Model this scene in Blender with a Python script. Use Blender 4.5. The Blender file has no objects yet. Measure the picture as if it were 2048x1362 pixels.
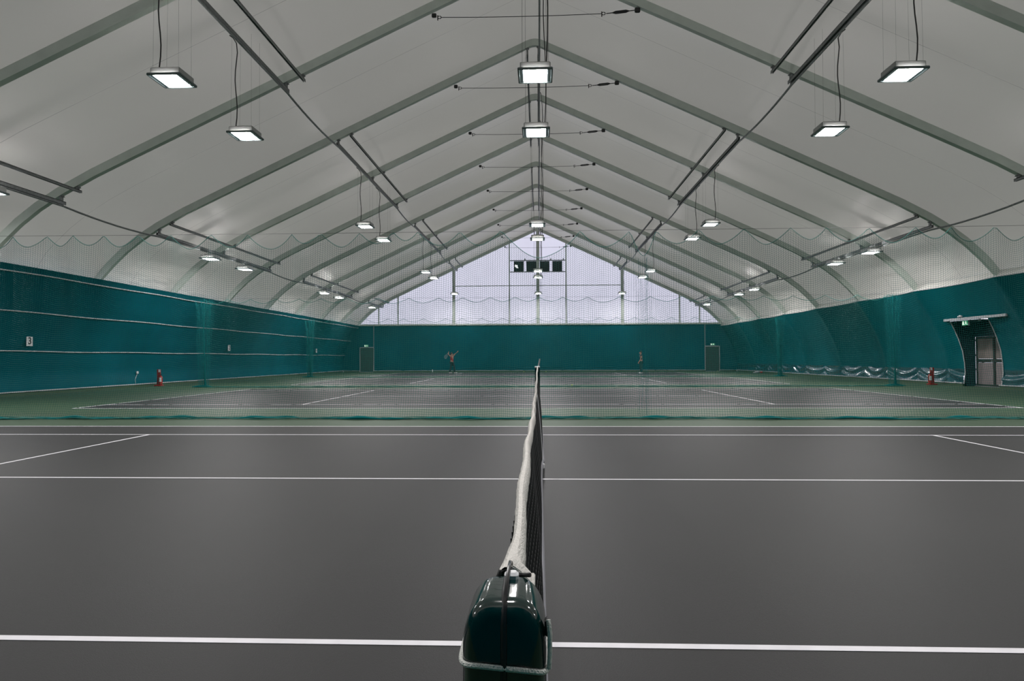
import bpy, bmesh, math, random
import numpy as np
from mathutils import Vector, Matrix
random.seed(7)
S = bpy.context.scene
C = S.collection
PI = math.pi

# ------------------------------------------------------------------ camera, world, exposure
cam_d = bpy.data.cameras.new('camera'); cam = bpy.data.objects.new('camera', cam_d); C.objects.link(cam)
cam_d.sensor_fit = 'HORIZONTAL'; cam_d.sensor_width = 36.0; cam_d.lens = 1371.0 / 2048 * 36
R_ = Vector((0.99921427, 0.03948323, -0.00345196)); U_ = Vector((0.00446264, -0.02553823, 0.99966389)); F_ = Vector((-0.0393818, 0.99889382, 0.02569437))
M = Matrix((R_, U_, -F_)).transposed().to_4x4()
M.translation = Vector((0.1105, 0.0, 1.2544))
cam.matrix_world = M
cam_d.clip_start = 0.05; cam_d.clip_end = 200
S.camera = cam

W = bpy.data.worlds.new('world'); S.world = W; W.use_nodes = True
bg = W.node_tree.nodes['Background']; bg.inputs['Color'].default_value = (0.86, 0.86, 1.0, 1); bg.inputs['Strength'].default_value = 1.85
S.view_settings.view_transform = 'Standard'; S.view_settings.look = 'None'
S.view_settings.gamma = 1.0; S.view_settings.use_curve_mapping = False
S.view_settings.exposure = 0.0
LAMP = 210.0           # strength of the glass of every floodlight
S.cycles.max_bounces = 6; S.cycles.diffuse_bounces = 4; S.cycles.glossy_bounces = 3
S.cycles.sample_clamp_indirect = 4.0; S.cycles.caustics_reflective = False; S.cycles.caustics_refractive = False
S.cycles.use_denoising = True; S.cycles.denoiser = 'OPENIMAGEDENOISE'; S.cycles.denoising_input_passes = 'RGB_ALBEDO_NORMAL'; S.cycles.denoising_prefilter = 'ACCURATE'; S.cycles.blur_glossy = 1.0

# ------------------------------------------------------------------ materials
def mat(name, col, rough=0.6, metal=0.0, spec=0.5, noise=None, bump=None, coat=0.0, emit=None):
    """noise=(scale, amount) varies the colour; bump=(scale, strength, stretch)."""
    m = bpy.data.materials.new(name); m.use_nodes = True
    nt = m.node_tree; b = nt.nodes['Principled BSDF']
    b.inputs['Base Color'].default_value = (*col, 1); b.inputs['Roughness'].default_value = rough
    b.inputs['Metallic'].default_value = metal; b.inputs['Specular IOR Level'].default_value = spec
    b.inputs['Coat Weight'].default_value = coat
    if emit:
        b.inputs['Emission Color'].default_value = (*emit[0], 1); b.inputs['Emission Strength'].default_value = emit[1]
    tc = nt.nodes.new('ShaderNodeTexCoord')
    if noise:
        n = nt.nodes.new('ShaderNodeTexNoise'); n.inputs['Scale'].default_value = noise[0]; n.inputs['Detail'].default_value = 6
        nt.links.new(tc.outputs['Object'], n.inputs['Vector'])
        r = nt.nodes.new('ShaderNodeMapRange'); r.inputs['From Min'].default_value = 0.3; r.inputs['From Max'].default_value = 0.7
        r.inputs['To Min'].default_value = 1 - noise[1]; r.inputs['To Max'].default_value = 1 + noise[1]
        nt.links.new(n.outputs['Fac'], r.inputs['Value'])
        h = nt.nodes.new('ShaderNodeVectorMath'); h.operation = 'SCALE'; h.inputs[0].default_value = col
        nt.links.new(r.outputs['Result'], h.inputs['Scale']); nt.links.new(h.outputs['Vector'], b.inputs['Base Color'])
    if bump:
        n = nt.nodes.new('ShaderNodeTexNoise'); n.inputs['Scale'].default_value = bump[0]; n.inputs['Detail'].default_value = 4
        mp = nt.nodes.new('ShaderNodeMapping'); mp.inputs['Scale'].default_value = bump[2]
        nt.links.new(tc.outputs['Object'], mp.inputs['Vector']); nt.links.new(mp.outputs['Vector'], n.inputs['Vector'])
        bp = nt.nodes.new('ShaderNodeBump'); bp.inputs['Strength'].default_value = bump[1]; bp.inputs['Distance'].default_value = 0.05
        nt.links.new(n.outputs['Fac'], bp.inputs['Height']); nt.links.new(bp.outputs['Normal'], b.inputs['Normal'])
    return m

M_court = mat('grey court paint', (0.028, 0.0275, 0.028), 0.5, spec=0.18, noise=(0.9, 0.06), bump=(220, 0.12, (1, 1, 1)))
M_green = mat('green court paint', (0.044, 0.080, 0.044), 0.5, spec=0.28, noise=(0.8, 0.07), bump=(220, 0.12, (1, 1, 1)))
M_line = mat('white line paint', (0.86, 0.84, 0.88), 0.55, noise=(9, 0.05))
M_alu = mat('grey aluminium', (0.55, 0.60, 0.55), 0.45, metal=0.1, noise=(2.5, 0.06))
M_steel = mat('dark galvanised steel', (0.22, 0.23, 0.23), 0.5, metal=0.3, noise=(12, 0.2))
M_wire = mat('steel wire', (0.05, 0.05, 0.05), 0.5, metal=0.5)
M_black = mat('black rubber', (0.012, 0.012, 0.013), 0.45)
M_cable = mat('glossy black cable', (0.012, 0.012, 0.013), 0.2)
M_teal = mat('teal curtain fabric', (0.0004, 0.084, 0.112), 0.42, spec=0.06, noise=(0.7, 0.12), bump=(3.0, 0.12, (1, 0.25, 1)))
M_tealr = mat('teal vinyl wall', (0.0004, 0.086, 0.103), 0.42, spec=0.07, noise=(0.6, 0.12), bump=(3.0, 0.12, (1, 0.25, 1)))
M_skirt = mat('glossy dark vinyl skirt', (0.006, 0.060, 0.075), 0.16, spec=0.8, noise=(3, 0.2))
M_piping = mat('pale grey piping', (0.50, 0.50, 0.52), 0.3)
M_net = mat('green knotted netting', (0.001, 0.105, 0.090), 0.6, spec=0.15)
M_rope = mat('green rope', (0.003, 0.15, 0.125), 0.6)
M_gather = mat('bunched green netting', (0.001, 0.15, 0.155), 0.7, spec=0.15)
M_tnet = mat('black tennis netting', (0.010, 0.010, 0.011), 0.6)
M_canvas = mat('white canvas band', (0.72, 0.69, 0.65), 0.85, noise=(25, 0.08), bump=(300, 0.35, (1, 0.35, 1)))
M_tape = mat('grey bottom tape', (0.26, 0.26, 0.29), 0.7)
M_post = mat('dark green gloss enamel', (0.001, 0.017, 0.015), 0.11, spec=0.7, coat=0.5)
M_cord = mat('white braided cord', (0.72, 0.72, 0.68), 0.8, bump=(500, 0.5, (1, 1, 0.3)))
M_house = mat('grey lamp housing', (0.34, 0.34, 0.33), 0.4, metal=0.1, noise=(8, 0.05))
M_rim = mat('lamp rim', (0.10, 0.13, 0.13), 0.3, metal=0.4)
M_refl = mat('lamp reflector', (0.30, 0.36, 0.40), 0.2, metal=0.6)
M_glass = mat('lit floodlight glass', (0.9, 0.9, 0.9), 0.3, emit=((1.0, 0.975, 0.965), LAMP))
M_red = mat('red enamel', (0.30, 0.014, 0.010), 0.3, spec=0.6)
M_white = mat('white plastic', (0.68, 0.68, 0.70), 0.4)
M_digit = mat('black print', (0.01, 0.01, 0.012), 0.6)
M_exit = mat('green exit sign face', (0.01, 0.20, 0.09), 0.4, emit=((0.01, 0.35, 0.15), 0.5))
M_exitw = mat('lit white pictogram', (0.8, 0.9, 0.8), 0.4, emit=((0.85, 1.0, 0.85), 0.9))
M_greybox = mat('grey box', (0.35, 0.36, 0.38), 0.5)
M_dark = mat('dark door frame', (0.022, 0.030, 0.026), 0.6, spec=0.2)
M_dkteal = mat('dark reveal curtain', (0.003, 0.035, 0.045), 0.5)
M_tan = mat('frosted brown door pane', (0.16, 0.135, 0.125), 0.3, spec=0.5, noise=(1.2, 0.35))
M_tan2 = mat('pale mauve door panel', (0.20, 0.17, 0.175), 0.4, noise=(2, 0.12))
M_backdoor = mat('dark green grey fabric door', (0.020, 0.055, 0.050), 0.6, noise=(5, 0.15))
M_window = mat('dark window screen', (0.018, 0.022, 0.024), 0.35)
M_skin = mat('skin', (0.50, 0.27, 0.20), 0.5)
M_hair = mat('dark brown hair', (0.03, 0.018, 0.012), 0.6)
M_redtop = mat('red sports top', (0.42, 0.035, 0.04), 0.8)
M_navy = mat('dark navy cloth', (0.010, 0.022, 0.032), 0.85)
M_trou = mat('dark teal trousers', (0.004, 0.045, 0.048), 0.85)
M_ball = mat('tennis ball felt', (0.62, 0.72, 0.16), 0.9)
M_tearglow = mat('white torn patch', (0.85, 0.85, 0.88), 0.8, emit=((1, 1, 1), 0.9))  # own glow stands in for daylight seen through the tear

def membrane_mat():
    m = mat('white roof membrane', (0.54, 0.53, 0.50), 0.37, spec=0.36, noise=(0.35, 0.03))
    nt = m.node_tree; b = nt.nodes['Principled BSDF']
    tc = [n for n in nt.nodes if n.type == 'TEX_COORD'][0]
    base = b.inputs['Base Color'].links[0].from_socket
    # the welded joint in the middle of every bay, a thin grey line
    sep = nt.nodes.new('ShaderNodeSeparateXYZ'); nt.links.new(tc.outputs['Object'], sep.inputs[0])
    a = nt.nodes.new('ShaderNodeMath'); a.operation = 'ADD'; a.inputs[1].default_value = -63.09 + 5.37 / 2 + 5.37 * 30
    nt.links.new(sep.outputs['Y'], a.inputs[0])
    md = nt.nodes.new('ShaderNodeMath'); md.operation = 'MODULO'; md.inputs[1].default_value = 5.37
    nt.links.new(a.outputs[0], md.inputs[0])
    lt = nt.nodes.new('ShaderNodeMath'); lt.operation = 'LESS_THAN'; lt.inputs[1].default_value = 0.022
    nt.links.new(md.outputs[0], lt.inputs[0])
    mx = nt.nodes.new('ShaderNodeMix'); mx.data_type = 'RGBA'
    nt.links.new(lt.outputs[0], mx.inputs['Factor']); nt.links.new(base, mx.inputs['A'])
    mx.inputs['B'].default_value = (0.26, 0.26, 0.25, 1)
    nt.links.new(mx.outputs['Result'], b.inputs['Base Color'])
    # creases where the skin turns down to the eaves
    n = nt.nodes.new('ShaderNodeTexNoise'); n.inputs['Scale'].default_value = 1.0; n.inputs['Detail'].default_value = 3
    mp = nt.nodes.new('ShaderNodeMapping'); mp.inputs['Scale'].default_value = (1.0, 0.5, 3.4)
    nt.links.new(tc.outputs['Object'], mp.inputs['Vector']); nt.links.new(mp.outputs['Vector'], n.inputs['Vector'])
    r = nt.nodes.new('ShaderNodeMapRange'); r.inputs['From Min'].default_value = 4.0; r.inputs['From Max'].default_value = 5.9
    r.inputs['To Min'].default_value = 0.9; r.inputs['To Max'].default_value = 0.0
    nt.links.new(sep.outputs['Z'], r.inputs['Value'])
    bp = nt.nodes.new('ShaderNodeBump'); bp.inputs['Distance'].default_value = 0.2
    nt.links.new(r.outputs['Result'], bp.inputs['Strength']); nt.links.new(n.outputs['Fac'], bp.inputs['Height'])
    nt.links.new(bp.outputs['Normal'], b.inputs['Normal'])
    # daylight glows through the roof skin
    tr = nt.nodes.new('ShaderNodeBsdfTranslucent'); ms = nt.nodes.new('ShaderNodeMixShader'); ms.inputs[0].default_value = 0.138
    tr.inputs['Color'].default_value = (0.82, 0.79, 0.66, 1)
    out = [n_ for n_ in nt.nodes if n_.type == 'OUTPUT_MATERIAL'][0]
    nt.links.new(b.outputs[0], ms.inputs[1]); nt.links.new(tr.outputs[0], ms.inputs[2]); nt.links.new(ms.outputs[0], out.inputs['Surface'])
    return m
M_memb = membrane_mat()

def gable_mat():                               # white fabric that lets the daylight outside glow through
    m = bpy.data.materials.new('translucent white gable fabric'); m.use_nodes = True
    nt = m.node_tree; nt.nodes.clear()
    o = nt.nodes.new('ShaderNodeOutputMaterial'); mix = nt.nodes.new('ShaderNodeMixShader'); mix.inputs[0].default_value = 0.50
    d = nt.nodes.new('ShaderNodeBsdfDiffuse'); t = nt.nodes.new('ShaderNodeBsdfTranslucent')
    n = nt.nodes.new('ShaderNodeTexNoise'); n.inputs['Scale'].default_value = 0.6
    tc = nt.nodes.new('ShaderNodeTexCoord'); nt.links.new(tc.outputs['Object'], n.inputs['Vector'])
    cr = nt.nodes.new('ShaderNodeValToRGB')
    cr.color_ramp.elements[0].color = (0.74, 0.73, 0.78, 1); cr.color_ramp.elements[1].color = (0.82, 0.81, 0.86, 1)
    nt.links.new(n.outputs['Fac'], cr.inputs[0]); nt.links.new(cr.outputs[0], d.inputs['Color']); nt.links.new(cr.outputs[0], t.inputs['Color'])
    nt.links.new(d.outputs[0], mix.inputs[1]); nt.links.new(t.outputs[0], mix.inputs[2]); nt.links.new(mix.outputs[0], o.inputs['Surface'])
    return m
M_gable = gable_mat()

# ------------------------------------------------------------------ helpers
class MB:
    """collects vertices and faces of ONE mesh object"""
    def __init__(s): s.v = []; s.f = []; s.m = []; s.mi = 0
    def add(s, vs, fs):
        o = len(s.v); s.v += [tuple(p) for p in vs]; s.f += [tuple(i + o for i in f) for f in fs]; s.m += [s.mi] * len(fs)
    def box(s, c, d, rz=0.0, bev=0.0):
        cx, cy, cz = c; dx, dy, dz = d[0] / 2, d[1] / 2, d[2] / 2
        if bev <= 0:
            P = [(x, y, z) for z in (-dz, dz) for x, y in ((-dx, -dy), (dx, -dy), (dx, dy), (-dx, dy))]
            Fc = [(3, 2, 1, 0), (4, 5, 6, 7), (0, 1, 5, 4), (1, 2, 6, 5), (2, 3, 7, 6), (3, 0, 4, 7)]
        else:
            b = min(bev, dx * .9, dy * .9, dz * .9); P = []; rings = []
            for z, i in ((-dz, b), (-dz + b, 0), (dz - b, 0), (dz, b)):
                x, y = dx - i, dy - i; k = b if i == 0 else b * .4
                ring = [(x - k, -y), (x, -y + k), (x, y - k), (x - k, y), (-x + k, y), (-x, y - k), (-x, -y + k), (-x + k, -y)]
                rings.append([len(P) + j for j in range(8)]); P += [(a, c2, z) for a, c2 in ring]
            Fc = [tuple(reversed(rings[0])), tuple(rings[3])]
            for a, c2 in zip(rings, rings[1:]):
                Fc += [(a[j], a[(j + 1) % 8], c2[(j + 1) % 8], c2[j]) for j in range(8)]
        ca, sa = math.cos(rz), math.sin(rz)
        s.add([(cx + x * ca - y * sa, cy + x * sa + y * ca, cz + z) for x, y, z in P], Fc)
    def tube(s, pts, r, n=8, cap=True):
        pts = [Vector(p) for p in pts]; rs = r if isinstance(r, (list, tuple)) else [r] * len(pts)
        vs = []; fs = []; ref = None
        for i, p in enumerate(pts):
            t = (pts[min(i + 1, len(pts) - 1)] - pts[max(i - 1, 0)])
            t = t.normalized() if t.length > 1e-9 else Vector((0, 0, 1))
            if ref is None: ref = Vector((0, 0, 1)) if abs(t.z) < .9 else Vector((1, 0, 0))
            a = t.cross(ref)
            if a.length < 1e-4: a = t.cross(Vector((0, 1, 0)))
            a.normalize(); b = t.cross(a)
            for j in range(n):
                th = 2 * PI * j / n; vs.append(p + (a * math.cos(th) + b * math.sin(th)) * rs[i])
        for i in range(len(pts) - 1):
            for j in range(n): fs.append((i * n + j, i * n + (j + 1) % n, (i + 1) * n + (j + 1) % n, (i + 1) * n + j))
        if cap: fs += [tuple(range(n)), tuple(reversed(range((len(pts) - 1) * n, len(pts) * n)))]
        s.add(vs, fs)
    def lathe(s, prof, c, n=20, axis='z'):
        vs = []; fs = []
        for r, z in prof:
            for j in range(n):
                a = 2 * PI * j / n; q = (r * math.cos(a), r * math.sin(a), z)
                if axis == 'x': q = (q[2], q[0], q[1])
                if axis == 'y': q = (q[0], q[2], q[1])
                vs.append((c[0] + q[0], c[1] + q[1], c[2] + q[2]))
        for i in range(len(prof) - 1):
            for j in range(n): fs.append((i * n + j, i * n + (j + 1) % n, (i + 1) * n + (j + 1) % n, (i + 1) * n + j))
        fs += [tuple(reversed(range(n))), tuple(range((len(prof) - 1) * n, len(prof) * n))]
        s.add(vs, fs)
    def grid(s, P, skip=None):
        h, w = len(P), len(P[0]); vs = [q for row in P for q in row]; fs = []
        for i in range(h - 1):
            for j in range(w - 1):
                if skip and skip(i, j): continue
                fs.append((i * w + j, i * w + j + 1, (i + 1) * w + j + 1, (i + 1) * w + j))
        s.add(vs, fs)
    def prism(s, poly, y0, y1):                 # polygon in (x, z), extruded along y
        n = len(poly); s.add([(x, y0, z) for x, z in poly] + [(x, y1, z) for x, z in poly],
            [tuple(range(n)), tuple(reversed(range(n, 2 * n)))] + [(i, (i + 1) % n + 0, (i + 1) % n + n, i + n) for i in range(n)])
    def ball(s, c, r, n=12, sc=(1, 1, 1)):
        prof = [(max(1e-4, r * math.sin(PI * i / n)), -r * math.cos(PI * i / n)) for i in range(n + 1)]
        vs = []; fs = []; m = 2 * n
        for rr, z in prof:
            for j in range(m):
                a = 2 * PI * j / m; vs.append((c[0] + rr * math.cos(a) * sc[0], c[1] + rr * math.sin(a) * sc[1], c[2] + z * sc[2]))
        for i in range(n):
            for j in range(m): fs.append((i * m + j, i * m + (j + 1) % m, (i + 1) * m + (j + 1) % m, (i + 1) * m + j))
        s.add(vs, fs)
    def build(s, name, mats, parent=None, smooth=True, origin=None):
        if not isinstance(mats, (list, tuple)): mats = [mats]
        me = bpy.data.meshes.new(name)
        v = s.v
        if origin: v = [(a - origin[0], b - origin[1], c - origin[2]) for a, b, c in v]
        me.from_pydata(v, [], s.f)
        for m in mats: me.materials.append(m)
        if len(mats) > 1: me.polygons.foreach_set('material_index', s.m)
        me.update()
        bm = bmesh.new(); bm.from_mesh(me)
        if len(s.f) < 40000: bmesh.ops.recalc_face_normals(bm, faces=bm.faces)
        bm.to_mesh(me); bm.free()
        if smooth:
            me.shade_smooth(); me.set_sharp_from_angle(angle=math.radians(38))
        o = bpy.data.objects.new(name, me); C.objects.link(o)
        if origin: o.location = origin
        if parent:
            o.parent = parent
            if origin is None: o.location = -Vector(parent_loc(parent))
            else: o.location = Vector(origin) - Vector(parent_loc(parent))
        return o
def parent_loc(p):
    l = Vector(p.location)
    while p.parent: p = p.parent; l += Vector(p.location)
    return l
def empty(name, loc): o = bpy.data.objects.new(name, None); o.empty_display_size = .1; C.objects.link(o); o.location = loc; return o
def tag(o, label=None, cat=None, group=None, kind=None):
    if label: o['label'] = label
    if cat: o['category'] = cat
    if group: o['group'] = group
    if kind: o['kind'] = kind
    return o
def kids(o): return [c for c in list(bpy.data.objects) if c.parent == o]
def copy_tree(o, parent=None):
    c = o.copy(); C.objects.link(c)
    if parent: c.parent = parent
    for ch in list(kids(o)): copy_tree(ch, c)
    return c

# ------------------------------------------------------------------ hall measures
BAY = 5.37; YG = 63.09; YN = YG - 12 * BAY            # portal frames every 5.37 m, gable to gable
FR = [YG - BAY * k for k in range(13)]
SEAM = 4.14
# inner edge of a portal frame, right half, from ridge to floor
PR = [(0, 12.98), (0.10, 12.97), (0.22, 12.93), (0.34, 12.87), (2.0, 12.10), (4.0, 11.17), (6.0, 10.23), (8.0, 9.29), (10.0, 8.35), (12.0, 7.41), (13.3, 6.79), (14.3, 6.25),
      (15.0, 5.80), (15.6, 5.33), (16.15, 4.80), (16.65, 4.24), (17.05, 3.62), (17.42, 2.95), (17.75, 2.25), (18.02, 1.50), (18.18, 0.75), (18.24, 0.0)]
def offset(pts, d):
    out = []
    for i, (x, z) in enumerate(pts):
        a = pts[max(i - 1, 0)]; b = pts[min(i + 1, len(pts) - 1)]
        tx, tz = b[0] - a[0], b[1] - a[1]
        if i == 0: tx, tz = 1, 0
        if i == len(pts) - 1: tx, tz = 0, -1
        l = math.hypot(tx, tz); out.append((x - tz / l * d * 1.0, z + tx / l * d))
    return out
def full(pts): return [(-x, z) for x, z in reversed(pts[1:])] + list(pts)
def x_at(z, d=0.0):
    P = offset(PR, d)
    for (x0, z0), (x1, z1) in zip(P, P[1:]):
        if z1 <= z <= z0: return x0 + (x1 - x0) * ((z0 - z) / max(z0 - z1, 1e-6))
    return P[-1][0]
def dense(pts, step):
    out = []
    for (x0, z0), (x1, z1) in zip(pts, pts[1:]):
        n = max(1, int(math.hypot(x1 - x0, z1 - z0) / step))
        out += [(x0 + (x1 - x0) * i / n, z0 + (z1 - z0) * i / n) for i in range(n)]
    return out + [pts[-1]]

# ------------------------------------------------------------------ floor and courts
YC = [7.12 + 15.54 * k for k in range(4)]
b = MB(); b.box((0, (YN + YG) / 2, -0.1), (40, YG - YN + 3, 0.2)); floor = b.build('floor', M_green, smooth=False)
tag(floor, 'green and grey painted hall floor with white tennis court lines', 'floor', kind='structure')
for k, yc in enumerate(YC):
    b = MB(); b.box((0, yc, 0.001), (23.77, 10.97, 0.002)); cp = b.build('court_paint', M_court, floor, smooth=False)
    b = MB(); z = 0.0032; h = 0.0012; w = 0.05
    for s in (-1, 1):
        b.box((0, yc + s * (5.485 - w / 2), z), (23.77, w, h)); b.box((0, yc + s * (4.115 - w / 2), z + .0004), (23.77, w, h))
        b.box((s * (11.885 - w / 2), yc, z + .0008), (w, 10.97, h)); b.box((s * (6.4 - w / 2), yc, z + .0008), (w, 8.23, h))
        b.box((s * 11.8, yc, z + .0012), (0.1, w, h))
    b.box((0, yc, z + .0012), (12.8, w, h))
    b.build('line_marking', M_line, cp, smooth=False)

# ------------------------------------------------------------------ roof membrane
NB = 10
def bulge(y):
    t = ((YG - y) / BAY) % 1.0
    return math.sin(PI * t) ** 0.8 if 0 < t < 1 else 0.0
prof = dense(PR[:16], 0.35)
ys = [YN + BAY * i / NB for i in range(12 * NB + 1)]
b = MB(); rows = []
for y in ys:
    bl = bulge(y) if min(abs(y - f) for f in FR) > 1e-3 else 0.0
    P = offset(prof, 0.25 + 0.32 * bl)
    P = [(x if i else 0.0, z) for i, (x, z) in enumerate(P)]
    rows.append([(x, y, z) for x, z in full(P)])
b.grid(rows); ceil_o = b.build('ceiling', M_memb)
tag(ceil_o, 'white fabric roof skin stretched over the frames', 'ceiling', kind='structure')

# ------------------------------------------------------------------ portal frames
fp = dense(PR, 0.7)
inner = full(fp); outer = full([(x if i else 0.0, z) for i, (x, z) in enumerate(offset(fp, 0.27))])
mid1 = full([(x if i else 0.0, z) for i, (x, z) in enumerate(offset(fp, 0.05))])
ordinal = ['at the far gable', 'first from the far gable', 'second from the far gable', 'third from the far gable', 'fourth from the far gable', 'fifth from the far gable',
           'sixth from the far gable', 'seventh from the far gable, its ridge highest in view', 'cut by the top of the photo, nearest whole tie cable on it', 'nearest seen, crossing the upper corners']
for k, y in enumerate(FR):
    if k in (11, 12): pass
    b = MB(); n = len(inner)
    sec = []
    for i in range(n):
        (xi, zi), (xo, zo), (xm, zm) = inner[i], outer[i], mid1[i]
        hw, gw = 0.085, 0.055
        sec.append([(xi, y - hw, zi), (xi, y + hw, zi), (xm, y + hw, zm), (xm, y + gw, zm), (xo, y + gw, zo), (xo, y - gw, zo), (xm, y - gw, zm), (xm, y - hw, zm)])
    vs = [p for s_ in sec for p in s_]; fs = []
    for i in range(n - 1):
        for j in range(8): fs.append((i * 8 + j, i * 8 + (j + 1) % 8, (i + 1) * 8 + (j + 1) % 8, (i + 1) * 8 + j))
    fs += [tuple(range(8)), tuple(range((n - 1) * 8, n * 8))]
    b.add(vs, fs)
    o = b.build('portal_frame', M_alu, smooth=True)
    tag(o, 'grey aluminium portal frame, ' + (ordinal[k] if k < 10 else 'behind the others close to the camera'), 'roof frame', 'portal frames of the hall', 'structure')

# ------------------------------------------------------------------ right wall: teal vinyl, slack between frames, glossy creased skirt
DY0, DY1, DZ = 27.53, 29.85, 2.72           # opening for the side door
zs = [0.10 + 0.035 * i for i in range(21)] + [0.85 + 0.16 * i for i in range(21)] ; zs[-1] = SEAM
zs = sorted(set([round(z, 3) for z in zs if z < SEAM])) + [SEAM]
ysw = [YN + 0.0895 * i for i in range(int(round((YG - YN) / 0.0895)) + 1)]
def crease(y, z, s=1):
    """hanging folds between two frames: ridges that follow a swag"""
    if z > 0.95: return 0.0
    t = ((YG - y) / BAY) % 1.0; k = int((YG - y) / BAY); rnd = math.sin(k * 12.99) * 43758.5 % 1
    half = (t * 2) % 1.0; sw = 4 * half * (1 - half)
    ph = (z + (0.30 + 0.14 * rnd) * sw) * (13 + 5 * rnd) + rnd * 6 + 0.7 * math.sin(y * 2.1 + k)
    env = math.exp(-((z - 0.42) / 0.24) ** 2)
    return env * (0.045 * math.sin(ph) + 0.014 * math.sin(ph * 2.1 + y * 1.6) * (0.5 + 0.5 * math.sin(y * 1.1 + 3 * rnd)))
def wall_d(y, slack=0.26):
    t = ((YG - y) / BAY) % 1.0; m_ = min(t, 1 - t) * BAY; u = max(0.0, min(1.0, (m_ - .11) / (BAY / 2 - .11)))
    return -0.07 + slack * math.sin(PI / 2 * u) ** 0.7
def wallpt(y, z, side, slack, cr):
    t = ((YG - y) / BAY) % 1.0
    d = wall_d(y, slack) if z >= 1.95 else -0.07 + (wall_d(y, slack) + .07) * min(1.0, 0.35 + z / 3.0)
    x = x_at(z, 0) + d - 0.10 * math.exp(-(z / 0.5) ** 2) + cr * crease(y, z)
    return (side * x, y, z)
b = MB()
P = [[wallpt(y, z, 1, 0.26, 1.0) for y in ysw] for z in zs]
def skipd(i, j): return zs[i] < DZ and DY0 <= (ysw[j] + ysw[j + 1]) / 2 <= DY1
iz = [i for i, z in enumerate(zs) if z <= 0.76][-1]
b.mi = 0; b.grid(P[iz:], lambda i, j: skipd(i + iz, j)); b.mi = 1; b.grid(P[:iz + 1], lambda i, j: skipd(i, j))
wr = b.build('wall_right', [M_tealr, M_skirt])
tag(wr, 'teal vinyl side wall draped over curved frames with creased skirt', 'wall', kind='structure')
b = MB()                                       # pale hem where roof skin and wall meet
b.tube([(x_at(SEAM) + wall_d(y), y, SEAM + .01) for y in ysw[::3]], 0.022, 6)
b.build('hem', M_piping, wr)
b = MB()                                       # roof skin above wall, closing the step at the hem
top = [[(x_at(z) + wall_d(y) * (1 - u) + u * (0.25 + 0.32 * bulge(y)), y, z) for y in ysw[::3]] for u, z in ((0, SEAM), (.5, SEAM + .12), (1, SEAM + .25))]
b.grid(top); b.build('hem_flap', M_memb, wr)
# door recess
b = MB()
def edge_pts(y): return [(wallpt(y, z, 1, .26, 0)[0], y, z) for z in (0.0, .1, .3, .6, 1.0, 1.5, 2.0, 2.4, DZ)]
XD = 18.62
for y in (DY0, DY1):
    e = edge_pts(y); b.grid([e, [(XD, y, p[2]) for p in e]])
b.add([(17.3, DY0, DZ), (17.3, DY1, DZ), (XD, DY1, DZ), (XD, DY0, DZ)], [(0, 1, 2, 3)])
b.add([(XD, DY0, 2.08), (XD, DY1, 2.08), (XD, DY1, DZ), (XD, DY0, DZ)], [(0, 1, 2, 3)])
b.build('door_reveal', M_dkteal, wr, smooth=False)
for y in (DY0, DY1):
    b = MB(); b.tube([(p[0] - .012, p[1], p[2]) for p in edge_pts(y)[1 if y == DY1 else 1:]], 0.018, 6); b.build('opening_hem', M_piping, wr)
# door_3 in the recess
d3 = empty('door_3', (XD, 28.7, 0)); tag(d3, 'dark framed double door with frosted panes in the side wall recess', 'door', kind='structure')
b = MB(); y0, y1 = DY0 - .1, DY1 - .02; ym = y0 + (y1 - y0) * .52
for yy in (y0 + .04, ym, y1 - .04): b.box((XD + .03, yy, 1.04), (0.07, 0.10 if yy != ym else .13, 2.08), bev=.008)
for zz, hh in ((2.04, .08), (1.08, .15), (.05, .10)): b.box((XD + .03, (y0 + y1) / 2, zz), (0.06, y1 - y0, hh), bev=.008)
b.build('door_frame', M_dark, d3)
for a, c in ((y0 + .09, ym - .065), (ym + .065, y1 - .09)):
    b = MB(); b.box((XD + .035, (a + c) / 2, 1.58), (.02, c - a, .84)); b.build('upper_pane', M_tan, d3, smooth=False)
    b = MB(); b.box((XD + .035, (a + c) / 2, .55), (.02, c - a, .90)); b.build('lower_panel', M_tan2, d3, smooth=False)
b = MB(); b.box((XD - .03, ym + .05, 1.06), (.05, .14, .025), bev=.008); b.box((XD - .01, ym + .12, 1.06), (.03, .03, .07), bev=.008); b.build('door_handle', M_steel, d3)
b = MB(); b.box((XD + .0, (y0 + y1) / 2, .012), (.16, y1 - y0, .024), bev=.006); b.build('threshold', M_steel, d3)
# rail over the recess
b = MB(); b.box((17.50, 28.15, 2.80), (.07, 3.95, .11), rz=0.0, bev=.015); rl = b.build('curtain_rail', M_greybox, smooth=True)
tag(rl, 'long grey metal rail above the side door opening', 'rail')
b = MB(); b.box((17.48, 28.95, 2.905), (.12, .16, .10), bev=.03); b.lathe([(.03, 0), (.035, .03), (.025, .06)], (17.38, 28.95, 2.90), 12, 'x'); sc_ = b.build('security_camera', M_white)
tag(sc_, 'small white camera on the grey rail above the side door', 'camera')
b = MB(); b.box((17.50, 27.75, 2.70), (.08, .12, .09), bev=.02); sc2 = b.build('motion_sensor', M_greybox)
tag(sc2, 'small grey sensor under the rail over the side door opening', 'sensor')

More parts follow.
